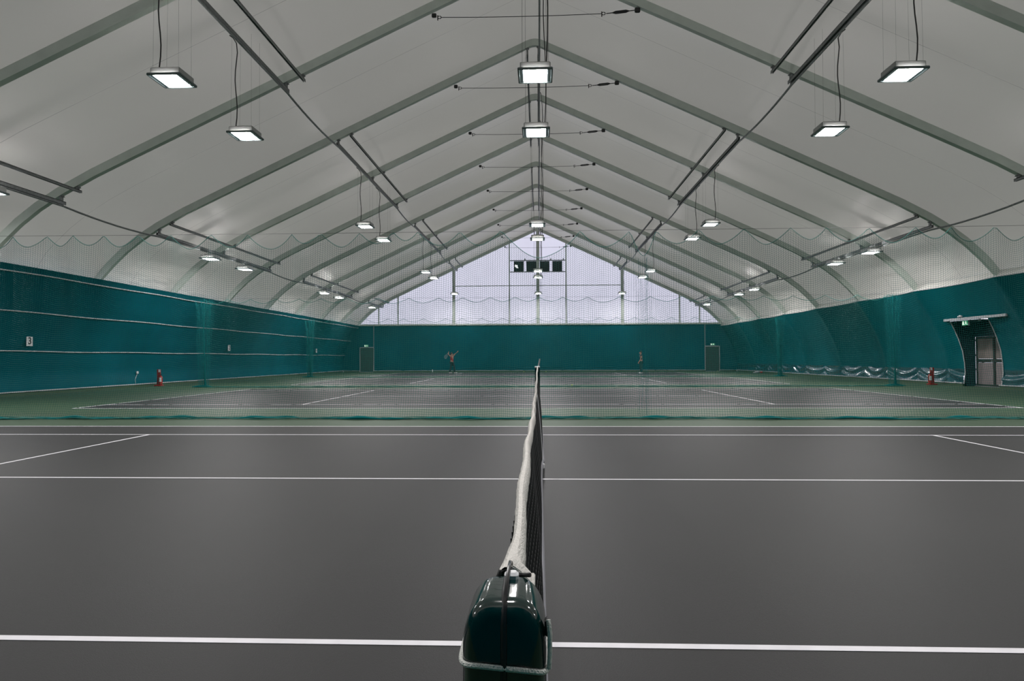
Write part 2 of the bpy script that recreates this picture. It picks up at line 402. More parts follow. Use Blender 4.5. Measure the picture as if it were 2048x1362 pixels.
# ------------------------------------------------------------------ left wall: flat teal curtain with four pale piping lines
TOPL = 4.30
zl = [0.10 + 0.1 * i for i in range(43)]; zl[-1] = TOPL
yl = [YN + 0.358 * i for i in range(int(round((YG - YN) / 0.358)) + 1)]
def lx(y, z): return -(x_at(z, 0) - 0.06 - 0.10 * math.exp(-(z / .5) ** 2) + 0.012 * math.sin(y * 1.7 + z) + 0.015 * math.sin(y * .61 + 2 * z))
b = MB(); b.grid([[(lx(y, z), y, z) for y in yl] for z in zl]); wl = b.build('wall_left', M_teal)
tag(wl, 'flat teal curtain wall crossed by pale piping lines', 'wall', kind='structure')
for z, r in ((4.09, .022), (2.88, .020), (1.55, .020)):
    b = MB(); b.tube([(lx(y, z) + .02, y, z + .012 * math.sin(y * .9)) for y in yl], r, 6); b.build('piping', M_piping, wl)

# skirting
def baseboard(name, pts_lo, side_label):
    b = MB(); b.tube(pts_lo, 0.06, 4); o = b.build(name, M_dkteal)
    return tag(o, side_label, 'baseboard', kind='structure')
for nm, sd in (('baseboard_left', -1), ('baseboard_right', 1)):
    segs = [(YN, YG)] if sd < 0 else [(YN, DY0), (DY1, YG)]
    b = MB(); w = MB()
    for a, c in segs:
        b.box((sd * 18.13, (a + c) / 2, 0.05), (.14, c - a, 0.10)); w.box((sd * 18.05, (a + c) / 2, 0.135), (.035, c - a, 0.035))
    o = b.build(nm, M_green, smooth=False); tag(o, ('low green ground rail under the %s wall with a pale strip' % ('left' if sd < 0 else 'right')), 'baseboard', kind='structure')
    w.build('strip', M_piping, o, smooth=False)
b = MB(); w = MB()
for a, c in ((-18, -16.5), (-15.2, 15.2), (16.5, 18)):
    b.box(((a + c) / 2, YG - .14, .05), (c - a, .10, .10)); w.box(((a + c) / 2, YG - .16, .125), (c - a, .05, .03))
o = b.build('baseboard_back', M_green, smooth=False); tag(o, 'low green ground rail under the far wall with a pale strip', 'baseboard', kind='structure'); w.build('strip', M_piping, o, smooth=False)

# ------------------------------------------------------------------ far gable
ZT = 4.36
gab = empty('wall_back', (0, YG, 0)); tag(gab, 'far gable wall, white translucent fabric above a teal curtain', 'wall', kind='structure')
def gpoly(z0, z1, d=0.12):
    P = offset(PR, d); P[0] = (0, P[0][1])
    r = [(x_at(z1, d), z1)] if z1 < 12 else []
    mid = [(x, z) for x, z in P if z0 < z < z1]
    R2 = r + mid + [(x_at(z0, d), z0)]
    L2 = [(-x, z) for x, z in reversed(R2) if x > 1e-6]
    return R2 + L2 if not (R2 and R2[0][0] < 1e-6) else R2 + L2
b = MB(); cols = [-17 + .5 * i for i in range(69)]
up = offset(PR, .15)
def ztop(x):
    x = abs(x)
    for (x0, z0), (x1, z1) in zip(up, up[1:]):
        if x0 <= x <= x1: return z0 + (z1 - z0) * (x - x0) / max(x1 - x0, 1e-6)
    return ZT
P = [[(x, YG + .10 + .05 * math.sin(x * 2.1) * math.sin(PI * r), ZT + (max(ztop(x), ZT) - ZT) * r) for x in cols] for r in [i / 12 for i in range(13)]]
b.grid(P); b.build('gable_fabric', M_gable, gab)
b = MB(); bxs = [-18.4 + .08 * i for i in range(461)]; bz = [0.08 + .04 * i for i in range(14)] + [.7, 1.2, 2, 3, ZT]
b.grid([[(x, YG - .02 + (0.02 * math.sin(z * 40 + 2.2 * math.sin(x * 1.3)) * math.exp(-((z - .3) / .2) ** 2) + .02 * math.sin(x * 2.4) if z < 1 else .02 * math.sin(x * 2.4)), z) for x in bxs] for z in bz])
b.build('curtain', M_teal, gab)
b = MB(); b.box((0, YG - .06, ZT), (33.4, .14, .16), bev=.02); b.build('cross_rail', M_alu, gab)
for X, wd in ((-14.75, .10), (-12.95, .11), (-7.75, .27), (-2.6, .11), (0.03, .30), (2.62, .11), (7.75, .27), (12.95, .11), (14.75, .10)):
    zt = ztop(X) - .15; b = MB(); b.box((X, YG - .02, (ZT + zt) / 2), (wd, .16, zt - ZT), bev=.015); b.build('gable_post', M_alu, gab)
b = MB(); b.box((0, YG - .03, 7.93), (15.3, .06, .07), bev=.01); b.build('girt', M_alu, gab)
for z in (10.25, 9.2): b = MB(); b.box((0.01, YG - .05, z), (5.1, .08, .08), bev=.01); b.build('window_rail', M_steel, gab)
for X in (-1.15, 0.05, 1.22, 2.38): b = MB(); b.box((X, YG - .08, 10.36), (.10, .08, .14), bev=.01); b.build('pulley', M_steel, gab)
for i, (a, c) in enumerate(((-2.16, -1.29), (-1.0, -.09), (.23, 1.07), (1.39, 2.25))):
    wn = empty('window_%d' % (i + 1), ((a + c) / 2, YG - .03, 9.72))
    tag(wn, ['dark screened gable window with a torn white spot, first from the side of the orange player', 'dark screened gable window touching the centre post, beside the torn one',
             'dark screened gable window just past the centre post', 'dark screened gable window, last of the row towards the side door'][i], 'window', kind='structure')
    b = MB(); b.box(((a + c) / 2, YG + .0, 9.72), (c - a, .05, .94)); b.build('window_screen', M_window, wn, smooth=False)
    b = MB()
    for xx in (a, c): b.box((xx, YG - .035, 9.72), (.04, .04, .96), bev=.006)
    b.build('window_frame', M_dark, wn)
    if i == 0:
        b = MB(); cx0, cz0 = -1.93, 9.70
        poly = [(-.16, .10), (-.12, .17), (-.02, .17), (.02, .13), (.07, .16), (.10, .08), (.09, -.02), (.17, -.13), (.12, -.17), (.04, -.12), (-.04, -.14), (-.08, -.05), (-.15, 0)]
        b.prism([(cx0 + x, cz0 + z) for x, z in poly], YG - .045, YG - .03); o = b.build('torn_patch', M_tearglow, wn, smooth=False)  # solid glowing sheet where the sky would show through the hole
        tag(o, 'bright torn spot in the dark screen')
# far doors
for n, (xa, xb, xpost, lab) in enumerate(((-16.49, -15.2, -15.2, 'dark fabric door in the far wall near the numbered curtain'), (15.2, 16.49, 15.2, 'dark fabric door in the far wall near the creased side wall'))):
    dn = empty('door_%d' % (n + 1), ((xa + xb) / 2, YG - .1, 0)); tag(dn, lab, 'door', kind='structure')
    b = MB(); b.box(((xa + xb) / 2, YG - .07, 1.12), (xb - xa - .06, .05, 2.22)); b.build('door_leaf', M_backdoor, dn, smooth=False)
    b = MB()
    for xx in (xa, xb):
        b.box((xx, YG - .10, 1.15), (.06, .07, 2.30), bev=.01)
    b.box(((xa + xb) / 2, YG - .10, 2.28), (xb - xa, .07, .08), bev=.01); b.build('door_frame', M_greybox, dn)
    b = MB(); b.box((xpost, YG - .10, (2.3 + ZT) / 2), (.05, .06, ZT - 2.3), bev=.01); b.build('door_mast', M_greybox, dn)
# near gable, behind the camera
full_p = full(offset(PR, .1)); lo_p = [(x, z) for x, z in full_p if z <= 4.3]; nL = len(lo_p) // 2
xm4 = x_at(4.36, .1)
b = MB(); pl = lo_p[:nL] + [(-xm4, 4.36), (xm4, 4.36)] + lo_p[nL:]; b.add([(x, YN - .1, z) for x, z in pl], [tuple(range(len(pl)))]); o = b.build('wall_front', M_teal, smooth=False)
b = MB(); pu = [(-xm4, 4.36)] + [(x, z) for x, z in full_p if z > 4.4] + [(xm4, 4.36)]; b.add([(x, YN - .1, z) for x, z in pu], [tuple(range(len(pu)))]); b.build('gable_fabric', M_memb, o, smooth=False)
tag(o, 'end wall behind the camera, teal curtain under white fabric', 'wall', kind='structure')

# ------------------------------------------------------------------ rails under the rafters and their cables
def rail(x, z, ya, yb, lab, grp, w=.09, h=.10, ext=0.12):
    root = empty('mounting_rail', (x, ya, z)); tag(root, lab, 'rail', grp)
    b = MB()
    # open channel, lips down
    L = yb - ya + 2 * ext; yc = (ya + yb) / 2
    b.box((x, yc, z + h / 2 - .008), (w, L, .016)); b.box((x - w / 2 + .008, yc, z), (.016, L, h)); b.box((x + w / 2 - .008, yc, z), (.016, L, h))
    b.build('channel', M_steel, root, smooth=False)
    for y in FR:
        if ya - .01 <= y <= yb + .01:
            zt = (PR_z(abs(x)) if True else z)
            b = MB(); b.box((x, y, (z + zt) / 2 + .04), (.07, .10, max(.06, zt - z)), bev=.008); b.box((x, y, zt - .02), (.14, .12, .03), bev=.006); b.build('bracket', M_steel, root)
    return root
def PR_z(x):
    for (x0, z0), (x1, z1) in zip(PR, PR[1:]):
        if x0 <= x <= x1: return z0 + (z1 - z0) * (x - x0) / max(x1 - x0, 1e-6)
    return 0
pairs = [(13.55, 17.0), (28.95, 32.4), (44.55, 47.95)]
bays = [(FR[10], FR[8], 'nearest'), (FR[7], FR[5], 'second'), (FR[4], FR[2], 'third'), (FR[1], FR[0], 'farthest')]
rows_x = [(-7.45, -6.95, 'left slope'), (7.5, 7.0, 'right slope'), (-14.35, -13.85, 'left eave'), (14.4, 13.9, 'right eave'), (0.14, -0.28, 'ridge')]
for xm_, xs_, nm in rows_x:
    for ya, yb, od in bays:
        for x, kind in ((xm_, 'outer'), (xs_, 'inner')):
            z = PR_z(abs(x)) - (.20 if kind == 'outer' else .12)
            if nm == 'ridge': z = 12.55
            rail(x, z, ya, yb, 'dark steel rail under the roof, %s stretch, %s of the pair along the %s' % (od, kind, nm), 'steel rails under the frames',
                 w=.085 if kind == 'outer' else .07, h=.10 if kind == 'outer' else .08, ext=.15 if (ya, yb) != (FR[1], FR[0]) else .0)
    # cable conduit running on between the rails
    z = PR_z(abs(xm_)) - .30 if nm != 'ridge' else 12.46
    b = MB(); pts = []
    y = FR[10]
    while y <= YG - .05:
        sag = 0.0
        for (a, c) in ((FR[8], FR[7]), (FR[5], FR[4]), (FR[2], FR[1])):
            if a < y < c: t = (y - a) / (c - a); sag = -0.09 * 4 * t * (1 - t)
        pts.append((xm_ + .03, y, z + sag)); y += BAY / 8
    b.tube(pts, .032, 8); o = b.build('cable_conduit', M_steel)
    tag(o, 'dark cable conduit running the length of the hall along the %s' % nm, 'conduit', 'cable conduits under the roof')

# ------------------------------------------------------------------ tie cables across the ridge
tieord = ['touching the far gable', 'on first frame before the far gable', 'on second frame before the far gable', 'on third frame before the far gable', 'on fourth frame before the far gable', 'on fifth frame before the far gable', 'third whole one from the camera', 'second whole one from the camera', 'nearest whole one, by the top of the photo', 'overhead of the camera']
for k in range(0, 10):
    y = FR[k] + (0 if k else -.2); X = 3.0; z = 11.50
    root = empty('tie_cable', (0, y, z - .1))
    tag(root, 'tie cable across the ridge, ' + tieord[k], 'cable', 'tie cables across the ridge')
    b = MB(); zl_ = z - .06; pts = [(-2.78, y, zl_)] + [(-2.78 + (4.8) * i / 8, y, zl_ - .03 * 4 * (i / 8) * (1 - i / 8)) for i in range(1, 9)]
    b.tube(pts, .010, 6); b.build('cable', M_wire, root)
    def shackle(xc, zc):
        bb = MB(); bb.tube([(xc + .055 * math.cos(a), y, zc + .04 * math.sin(a)) for a in [2 * PI * i / 14 for i in range(15)]], .012, 6)
        bb.tube([(xc - .05, y, zc - .09), (xc - .05, y, zc + .06)], .016, 6); bb.build('shackle', M_black, root)
    shackle(-2.82, zl_); shackle(2.06, zl_)
    b = MB(); b.box((-2.98, y, z + .0), (.14, .09, .12), bev=.02); b.build('anchor', M_black, root)
    b = MB(); b.box((3.06, y, z + .02), (.16, .09, .14), bev=.02); b.build('anchor', M_black, root)
    b = MB(); A = Vector((2.14, y, zl_)); Bv = Vector((3.0, y, z + .02))
    b.tube([A, Bv], .013, 6)
    for s in (-1, 1): b.tube([A.lerp(Bv, .22), A.lerp(Bv, .32) + Vector((0, 0, .032 * s)), A.lerp(Bv, .68) + Vector((0, 0, .032 * s)), A.lerp(Bv, .78)], .016, 6)
    b.build('turnbuckle', M_black, root)

# ------------------------------------------------------------------ floodlights
def make_light():
    root = empty('floodlight', (0, 0, 0))
    b = MB(); b.box((0, 0, .10), (.60, .58, .14), bev=.015); b.box((0, 0, .18), (.34, .40, .05), bev=.015); b.build('housing', M_house, root)
    b = MB()
    for s in (-1, 1): b.box((s * .325, 0, .015), (.04, .68, .05), bev=.01); b.box((0, s * .33, .015), (.68, .035, .05), bev=.01)
    rim = b.build('rim', M_rim, root)
    b = MB()
    for s in (-1, 1): b.add([(s * .305, -.31, .01), (s * .305, .31, .01), (s * .235, .31, .004), (s * .235, -.31, .004)], [(0, 1, 2, 3)]); b.build('reflector', M_refl, rim, smooth=False); b = MB()
    b = MB(); b.add([(-.235, -.305, .002), (-.235, .305, .002), (.235, .305, .002), (.235, -.305, .002)], [(0, 1, 2, 3)])
    b.build('glass', M_glass, rim, smooth=False)
    return root
proto = make_light(); first = [True]
clean = kids(proto)
def copy_clean():
    r = proto.copy(); C.objects.link(r)
    for ch in clean: copy_tree(ch, r)
    return r
def place(x, y, z, lab, zr, side, grp):
    if first[0]: r = proto; first[0] = False
    else: r = copy_clean()
    r.location = (x, y, z); tag(r, lab, 'floodlight', grp)
    if zr - z > .6:
        for dx in (-.26, .26):
            for dy in (-.25, .25):
                b = MB(); tx = x + dx; ty = y + dy * 1.0
                b.tube([(tx, y + dy, z + .16), (x + (dx if side == 0 else dx * .95), ty, zr)], .0017, 4); b.build('suspension_wire', M_wire, r)
        b = MB(); sx = -side if side else 1; cxx = x + sx * -.13 if side else x + .22
        n = 10; pts = [(cxx + .03 * math.sin(i * .9) * (1 if i < n - 1 else 0), y - .25, z + .16 + (zr - z - .16) * i / n) for i in range(n)]
        pts += [(cxx + (.10 * side if side else -.04), y - .22, zr - .08), (cxx + (.2 * side if side else -.08), y - .2, zr)]
        b.tube(pts, .013, 6); b.build('power_cable', M_black, r)
    else:
        for dy in (-.2, .2):
            b = MB(); b.tube([(x, y + dy, z + .18), (x, y + dy, zr)], .014, 6); b.build('hanger', M_steel, r)
where = ['nearest pair, nearer one', 'nearest pair, farther one', 'second pair, nearer one', 'second pair, farther one', 'third pair, nearer one', 'third pair, farther one', 'last one before the far gable']
YL = [p for q in pairs for p in q] + [60.0]
for row, x, z in (('centre row under the ridge', 0.06, 6.88), ('row under the left slope', -7.28, 6.88), ('row under the right slope', 7.40, 6.88), ('row at the left eave', -14.0, 5.55), ('row at the right eave', 14.05, 5.62)):
    for w_, y in zip(where, YL):
        if abs(x) > 12: zr = PR_z(14.35) - .25; side = 0
        elif abs(x) > 1: zr = PR_z(7.4) - .2; side = 1 if x > 0 else -1
        else: zr = 12.5; side = 0
        yy = y + (.3 if x > 3 else (-.1 if x < -3 else 0))
        if y == 60 and abs(x) > 12: yy = 57.4
        place(x, yy, z, 'square floodlight, %s, %s' % (row, w_), zr, side, 'lit floodlights under the roof')
    b = None
for x, z in ((0.06, 6.88), (-7.28, 6.88), (7.4, 6.88), (-14.0, 5.6), (14.05, 5.6)):      # unseen lamps, assumed by symmetry and added to light the near end
    r = empty('floodlight', (x, 1.75, z))
    def cp_(o, par):
        c2 = o.copy(); C.objects.link(c2); c2.parent = par
        for g in kids(o): cp_(g, c2)
    for ch in kids(proto):
        if ch.name.split('.')[0] in ('housing', 'rim'): cp_(ch, r)
    tag(r, 'square floodlight above the camera near the near end wall', 'floodlight', 'floodlights overhead at the near end')
    b = MB(); b.tube([(x, 1.75, z + .15), (x, 1.75, PR_z(abs(x)) + .1)], .01, 6); b.build('hanger', M_steel, r)

# ------------------------------------------------------------------ divider nets
def strands(curves, r, smooth=False):
    """many thin three-sided strands -> verts, faces (numpy)"""
    V = []; Fc = []; o = 0
    off = np.array([(math.cos(a), math.sin(a)) for a in (PI / 2, PI / 2 + 2 * PI / 3, PI / 2 + 4 * PI / 3)]) * r
    for Pn, vert in curves:
        n = len(Pn); ring = np.repeat(Pn[:, None, :], 3, axis=1).copy()
        if vert: ring[:, :, 0] += off[None, :, 0]; ring[:, :, 1] -= off[None, :, 1]
        else: ring[:, :, 2] += off[None, :, 0]; ring[:, :, 1] -= off[None, :, 1]
        V.append(ring.reshape(-1, 3)); i = np.arange(n - 1)[:, None] * 3 + o
        j = np.arange(3)[None, :]; j2 = (j + 1) % 3
        Fc.append(np.stack([i + j, i + j2, i + 3 + j2, i + 3 + j], axis=-1).reshape(-1, 4)); o += n * 3
    return np.concatenate(V), np.concatenate(Fc)
def np_mesh(name, V, Fc, m, parent):
    me = bpy.data.meshes.new(name); me.vertices.add(len(V)); me.vertices.foreach_set('co', (V - np.array(parent_loc(parent))).astype(np.float32).ravel())
    me.loops.add(len(Fc) * 4); me.polygons.add(len(Fc)); me.loops.foreach_set('vertex_index', Fc.astype(np.int32).ravel())
    me.polygons.foreach_set('loop_start', np.arange(len(Fc), dtype=np.int32) * 4)
    me.materials.append(m); me.update(calc_edges=True); me.validate()
    o = bpy.data.objects.new(name, me); C.objects.link(o); o.parent = parent; return o
def sag_fn(hooks, H, k=.38, special=None):
    hooks = np.array(hooks)
    def f(x):
        i = np.clip(np.searchsorted(hooks, x) - 1, 0, len(hooks) - 2); a = hooks[i]; c = hooks[i + 1]; t = (x - a) / (c - a)
        d = (c - a) * k
        if special is not None: d = np.where((a > special[0]) & (c < special[1]), special[2], d)
        return d * (1 - np.abs(2 * t - 1) ** 1.7)
    return f
def divider(Y0, hooks, H, cell, r, flare, lab, special=None, k=.34):
    WX = x_at(H + .03, 0) - .35
    root = empty('divider_net', (0, Y0, 0)); tag(root, lab, 'net', 'green netting dividers between courts')
    f = sag_fn(hooks, H, k, special); x0, x1 = hooks[0], hooks[-1]
    def pos(x, v):
        x = np.asarray(x, float); v = np.asarray(v, float)
        s = f(x); z = v * H - s * (0.10 + .90 * v ** 1.5) * v ** .3 - .05 * np.sin(x * 2.6) * np.sin(PI * v)
        z = np.maximum(z, .012)
        y = Y0 - flare * (1 - v) ** 3 + .05 * np.sin(x * 2.9) * (1 - .6 * v) + .03 * np.sin(x * 6.1 + v * 3) + .05 * np.sin(x * .8)
        xx = x + .02 * np.sin(x * 5 + 4 * v)
        return np.stack([xx + 0 * z, y + 0 * z, z], -1)
    cur = []
    nv = int((x1 - x0) / cell); vseg = np.linspace(0, 1, 34)
    for i in range(nv + 1):
        x = x0 + (x1 - x0) * i / nv; cur.append((pos(np.full(34, x), vseg), True))
    nh = int(H / cell); xs = np.linspace(x0, x1, int((x1 - x0) / .10))
    for j in range(nh): cur.append((pos(xs, np.full(len(xs), (j + .5) / nh)), False))
    V, Fc = strands(cur, r); np_mesh('netting', V, Fc, M_net, root)
    xs = np.linspace(x0, x1, int((x1 - x0) / .06)); tp = pos(xs, np.ones(len(xs)))
    b = MB(); b.tube([tuple(p) for p in tp], .006 if Y0 < 20 else .009, 5); b.build('scalloped_edge_rope', M_rope, root)
    # slack netting gathered along the floor
    b = MB(); pts = []; rs = []
    for x in np.linspace(x0, x1, int((x1 - x0) / .12)):
        y = Y0 - flare + .10 * math.sin(x * .7) + .06 * math.sin(x * 2.3) + .03 * math.sin(x * 7); rr = .022 + .010 * math.sin(x * 3.1) + .008 * math.sin(x * 8.3)
        pts.append((x, y, max(rr, .01) + .004)); rs.append(max(rr, .012))
    if Y0 > 20: pts = [(a_, b_, c_ * .55) for a_, b_, c_ in pts]; rs = [r_ * .55 for r_ in rs]
    b.tube(pts, rs, 7); b.build('gathered_foot', M_gather if Y0 < 20 else M_net, root)
    cur = []
    for j in range(5):
        xs = np.linspace(x0, x1, int((x1 - x0) / .12)); y = Y0 - flare + .05 * j - .10 + .09 * np.sin(xs * (1.3 + .5 * j) + j * 2) + .04 * np.sin(xs * 6.3 + j)
        cur.append((np.stack([xs, y, .012 + .03 * np.abs(np.sin(xs * 2.2 + j))], -1), False))
    V, Fc = strands(cur, .006); np_mesh('loose_strands', V, Fc, M_rope, root)
    # supporting wire
    b = MB(); b.tube([(-WX, Y0, H + .03), (-8, Y0, H + .0), (0, Y0, H + .0), (8, Y0, H + .0), (WX, Y0, H + .03)], .0035, 5)
    b.build('support_wire', M_wire, root)
    return root
def gather(root, X, Y0, H, w, n=34, name='gathered_end', seed=1, r=.004):
    rnd = random.Random(seed); cur = []
    for i in range(n):
        u = rnd.random(); t = np.linspace(0, 1, 22)
        x = X + (u - .5) * w * (1 - .45 * np.sin(PI * (1 - t) ** .8) * .6) * (0.55 + .45 * t) + .03 * np.sin(t * 9 + u * 20); y = Y0 + (rnd.random() - .5) * .3 + .04 * np.sin(t * 7 + i)
        cur.append((np.stack([x, y + 0 * t, .02 + t * (H - .05 - .15 * abs(u - .5))], -1), True))
    for j in range(int(H / .07)):
        s = np.linspace(0, 1, 26); z = .05 + j * .07; ww = w * (.6 + .4 * z / H)
        cur.append((np.stack([X + (s - .5) * ww, Y0 + .13 * np.sin(s * 40 + j * .3), z + .03 * np.sin(s * 34 + j * .7) + 0 * s], -1), False))
    V, Fc = strands(cur, r); np_mesh(name, V, Fc, M_gather, root)
    if name == 'overlap_fold': return
    b = MB(); b.tube([(X + .05, Y0, .02), (X + .02, Y0, 1.2), (X - .03, Y0, 2.6), (X - .02, Y0, H)], [.05, .018, .012, .008], 7)
    b.tube([(X - .5, Y0 - .1, .03), (X - .15, Y0 - .05, .05), (X + .1, Y0, .06), (X + .45, Y0 - .1, .02)], [.015, .05, .05, .012], 7); b.build('gathered_cord', M_gather, root)
hp = [62, 125, 185, 258, 323, 408, 484, 574, 635, 718, 783, 837, 919, 1002, 1161, 1259, 1315, 1395, 1483, 1575, 1644, 1727, 1819, 1887, 1970, 2052]
hk = [(p - 1067.6) / 1371 * 14.5 for p in hp]
lo, hi = [], []
x = hk[0] - .72
while x > -16.2: lo.insert(0, x); x -= .72
x = hk[-1] + .8
while x < 16.2: hi.append(x); x += .8
H1 = lo + hk + hi
n1 = divider(14.5, H1, 3.95, .046, .0022, .42, 'green divider net nearest the camera, hanging in scallops from a wire', special=(1.9, 2.75, .55))
gather(n1, 2.30, 14.5, 3.4, .42, 12, 'overlap_fold', 3, .0013)
def hooks_between(a, c, st, seed):
    rnd = random.Random(seed); h = [a]
    while h[-1] < c - st * 1.2: h.append(h[-1] + st * (.85 + .4 * rnd.random()))
    return h + [c]
n2 = divider(30.1, hooks_between(-14.9, 15.5, 1.15, 4), 3.93, .062, .0021, .3, 'second green divider net, behind the first and bunched at both ends', k=.17)
gather(n2, -14.8, 30.0, 3.95, .85, 36, seed=5, r=.003); gather(n2, 15.3, 30.0, 3.95, .8, 36, seed=6, r=.003)
n3 = divider(45.7, hooks_between(-15.2, 15.8, 1.25, 9), 3.93, .085, .0027, .3, 'farthest green divider net, behind the other two', k=.17)
gather(n3, -15.3, 45.6, 3.9, .7, 50, seed=7); gather(n3, 15.9, 45.6, 3.9, .6, 50, seed=8)

# ------------------------------------------------------------------ near tennis net and its posts
NX = 0.075; NY0, NY1 = 0.80, 13.50; NYC = 7.12
def band_z(y):
    if y < NYC: t = (NYC - y) / (NYC - NY0); return .905 + .085 * t ** 1.15
    t = (y - NYC) / (NY1 - NYC); return .905 + .17 * t ** 1.15
def botx(y):
    if y < 6.6: return NX + .045
    if y < 8.0: t = (y - 6.6) / 1.4; return NX + .045 + .03 * (3 * t * t - 2 * t ** 3)
    t = min(1, max(0, (y - 8.0) / (NY1 - 8.0))); return NX + .075 - .05 * t ** 6
tn = empty('tennis_net', (NX, NYC, 0)); tag(tn, 'black tennis net with white headband running away from the camera', 'tennis net')
def npos(y, v, dx=0.0):
    zt = band_z(y) - .03; zb = .03 + (.10 * math.exp(-((y - NYC) / .9) ** 2)); z = zb + (zt - zb) * v
    x = NX + (botx(y) - NX) * (1 - v ** 1.6) + .012 * math.sin(y * 3.1) * math.sin(PI * v) + dx
    return (x, y, z)
cur = []; ny = int((NY1 - NY0 - .1) / .045)
for i in range(ny + 1):
    y = NY0 + .1 + .045 * i; cur.append((np.array([npos(y, v) for v in np.linspace(0, 1, 9)]), True))
V1, F1 = strands(cur, .0017)
cur = []
yy_ = np.linspace(NY0 + .1, NY1, 200)
def hstr(dx, v):                               # strands along y need their own section
    P = np.array([npos(y, v, dx) for y in yy_]); n = len(P); off = [(0, .0017), (.0015, -.0009), (-.0015, -.0009)]
    ring = np.repeat(P[:, None, :], 3, axis=1).copy()
    for q in range(3): ring[:, q, 0] += off[q][0]; ring[:, q, 2] += off[q][1]
    i = np.arange(n - 1)[:, None] * 3; j = np.arange(3)[None, :]; j2 = (j + 1) % 3
    return ring.reshape(-1, 3), np.stack([i + j, i + j2, i + 3 + j2, i + 3 + j], axis=-1).reshape(-1, 4)
Vs = [V1]; Fs = [F1]; o_ = len(V1)
for dx, vv in ((0, [j / 20 for j in range(1, 20)]), (-.012, [.60 + j / 40 for j in range(0, 16)])):
    for v in vv:
        a, c = hstr(dx, v); Vs.append(a); Fs.append(c + o_); o_ += len(a)
cur = [(np.array([npos(NY0 + .12 + .045 * i, v, -.012) for v in np.linspace(.6, 1, 5)]), True) for i in range(ny)]
a, c = strands(cur, .0018); Vs.append(a); Fs.append(c + o_)
np_mesh('netting', np.concatenate(Vs), np.concatenate(Fs), M_tnet, tn)
# headband: soft folded canvas, slightly lumpy
b = MB(); rowsb = []; ny = 420
for i in range(ny + 1):
    u = i / ny; y = NY0 + .030 + (NY1 - NY0 - .12) * u ** 1.6
    lump = math.sin(y * 9.1) * .35 + math.sin(y * 21.7 + 1) * .25 + math.sin(y * 4.3) * .4
    hw = .0108 + .0022 * lump * .8; hh = .030 + .0025 * math.sin(y * 6.7); dx = .0022 * math.sin(y * 7.7) + .003 * math.sin(y * 2.1); dz = 0
    f = max(0, 1 - (y - NY0 - .030) / .13)      # flares open round the cable at the near end
    hw += .006 * f ** 1.3; dz -= .006 * f * f; dx -= .005 * f; hh += .004 * f
    zc = band_z(y) - .012
    ring = []
    for j in range(14):
        a = 2 * PI * j / 14; c_, s_ = math.cos(a), math.sin(a)
        wr_ = 1 + .06 * math.sin(y * 60 + 3 * j)
        ring.append((NX + dx + hw * math.copysign(abs(c_) ** .75, c_) * wr_, y, zc + dz + hh * math.copysign(abs(s_) ** .8, s_)))
    rowsb.append(ring + [ring[0]])
b.grid(rowsb)
b.build('headband', M_canvas, tn)
# loose corner of the band curling over the top of the post
b = MB(); P = []
for i in range(13):
    t = i / 12; row = []
    for j in range(7):
        s = j / 6
        row.append((NX + .003 + .024 * t ** .9, NY0 + .022 + .035 * s - .006 * t, band_z(NY0) + .016 - .020 * t ** 1.2 + .006 * math.sin(PI * s)))
    P.append(row)
b.grid(P); Q = [[(x, y, z - .004) for x, y, z in r] for r in P]; b.grid(Q)
b.tube([P[i][0] for i in range(13)], .0022, 6); b.tube([P[12][j] for j in range(7)], .0026, 6)
b.build('band_flap', M_canvas, tn)
b = MB(); b.tube([(botx(y), y, .045 + .10 * math.exp(-((y - NYC) / .9) ** 2)) for y in np.linspace(NY0 + .12, NY1 - .05, 120)], .019, 6); b.build('bottom_tape', M_tape, tn)
b = MB()
sp = [npos(NYC, v, .012) for v in np.linspace(1, 0.02, 12)]
b.grid([[(x, y - .025, z), (x, y + .025, z), (x + .006, y + .025, z), (x + .006, y - .025, z), (x, y - .025, z)] for x, y, z in sp])
b.box((sp[-1][0] + .008, NYC + .03, sp[-1][2] - .01), (.03, .04, .05), bev=.006); b.build('centre_strap', M_white, tn)
# posts
def post_mesh(cx, cy, hwx, hwy, top, rtop, re=.017):
    """arched cover: rounded-top outline in x/z, swept along y with rounded front and back edges"""
    b = MB(); rings = []
    def outline(d):
        hw, tp, rx, rz = hwx - d, top - d, rtop * .64 - d * .6, rtop - d * .6
        R = [(-hw, 0), (-hw, .5), (-hw, tp - rz - .05)]
        for i in range(15):
            a = PI - PI / 2 * i / 14; R.append((-hw + rx + rx * math.copysign(abs(math.cos(a)) ** .9, math.cos(a)), tp - rz + rz * abs(math.sin(a)) ** .9))
        return R + [(-x, z) for x, z in reversed(R)]
    def ring(y, d): return [(cx + x, y, z) for x, z in outline(d)]
    fr = [(0, re)] + [(re * (1 - math.cos(PI / 2 * i / 7)), re * (1 - math.sin(PI / 2 * i / 7))) for i in range(8)]
    fr = [(re * (1 - math.cos(PI / 2 * i / 8)), re * (1 - math.sin(PI / 2 * i / 8))) for i in range(9)]
    for d in (re + .012, re + .003): rings.append(ring(cy - hwy, d))
    for t, d in fr: rings.append(ring(cy - hwy + t, d))
    for t, d in reversed(fr): rings.append(ring(cy + hwy - t, d))
    for d in (re + .003, re + .012): rings.append(ring(cy + hwy, d))
    n = len(rings[0]); vs = [p for r in rings for p in r]; fs = []
    for i in range(len(rings) - 1):
        for j in range(n - 1): fs.append((i * n + j, i * n + j + 1, (i + 1) * n + j + 1, (i + 1) * n + j))
    o1 = (len(rings) - 1) * n
    for i in range(n // 2 - (0 if n % 2 else 1)):
        q = (i, i + 1, n - 2 - i, n - 1 - i) if i + 1 != n - 2 - i else (i, i + 1, n - 1 - i)
        fs += [q, tuple(reversed([k + o1 for k in q]))]
    b.add(vs, fs); return b
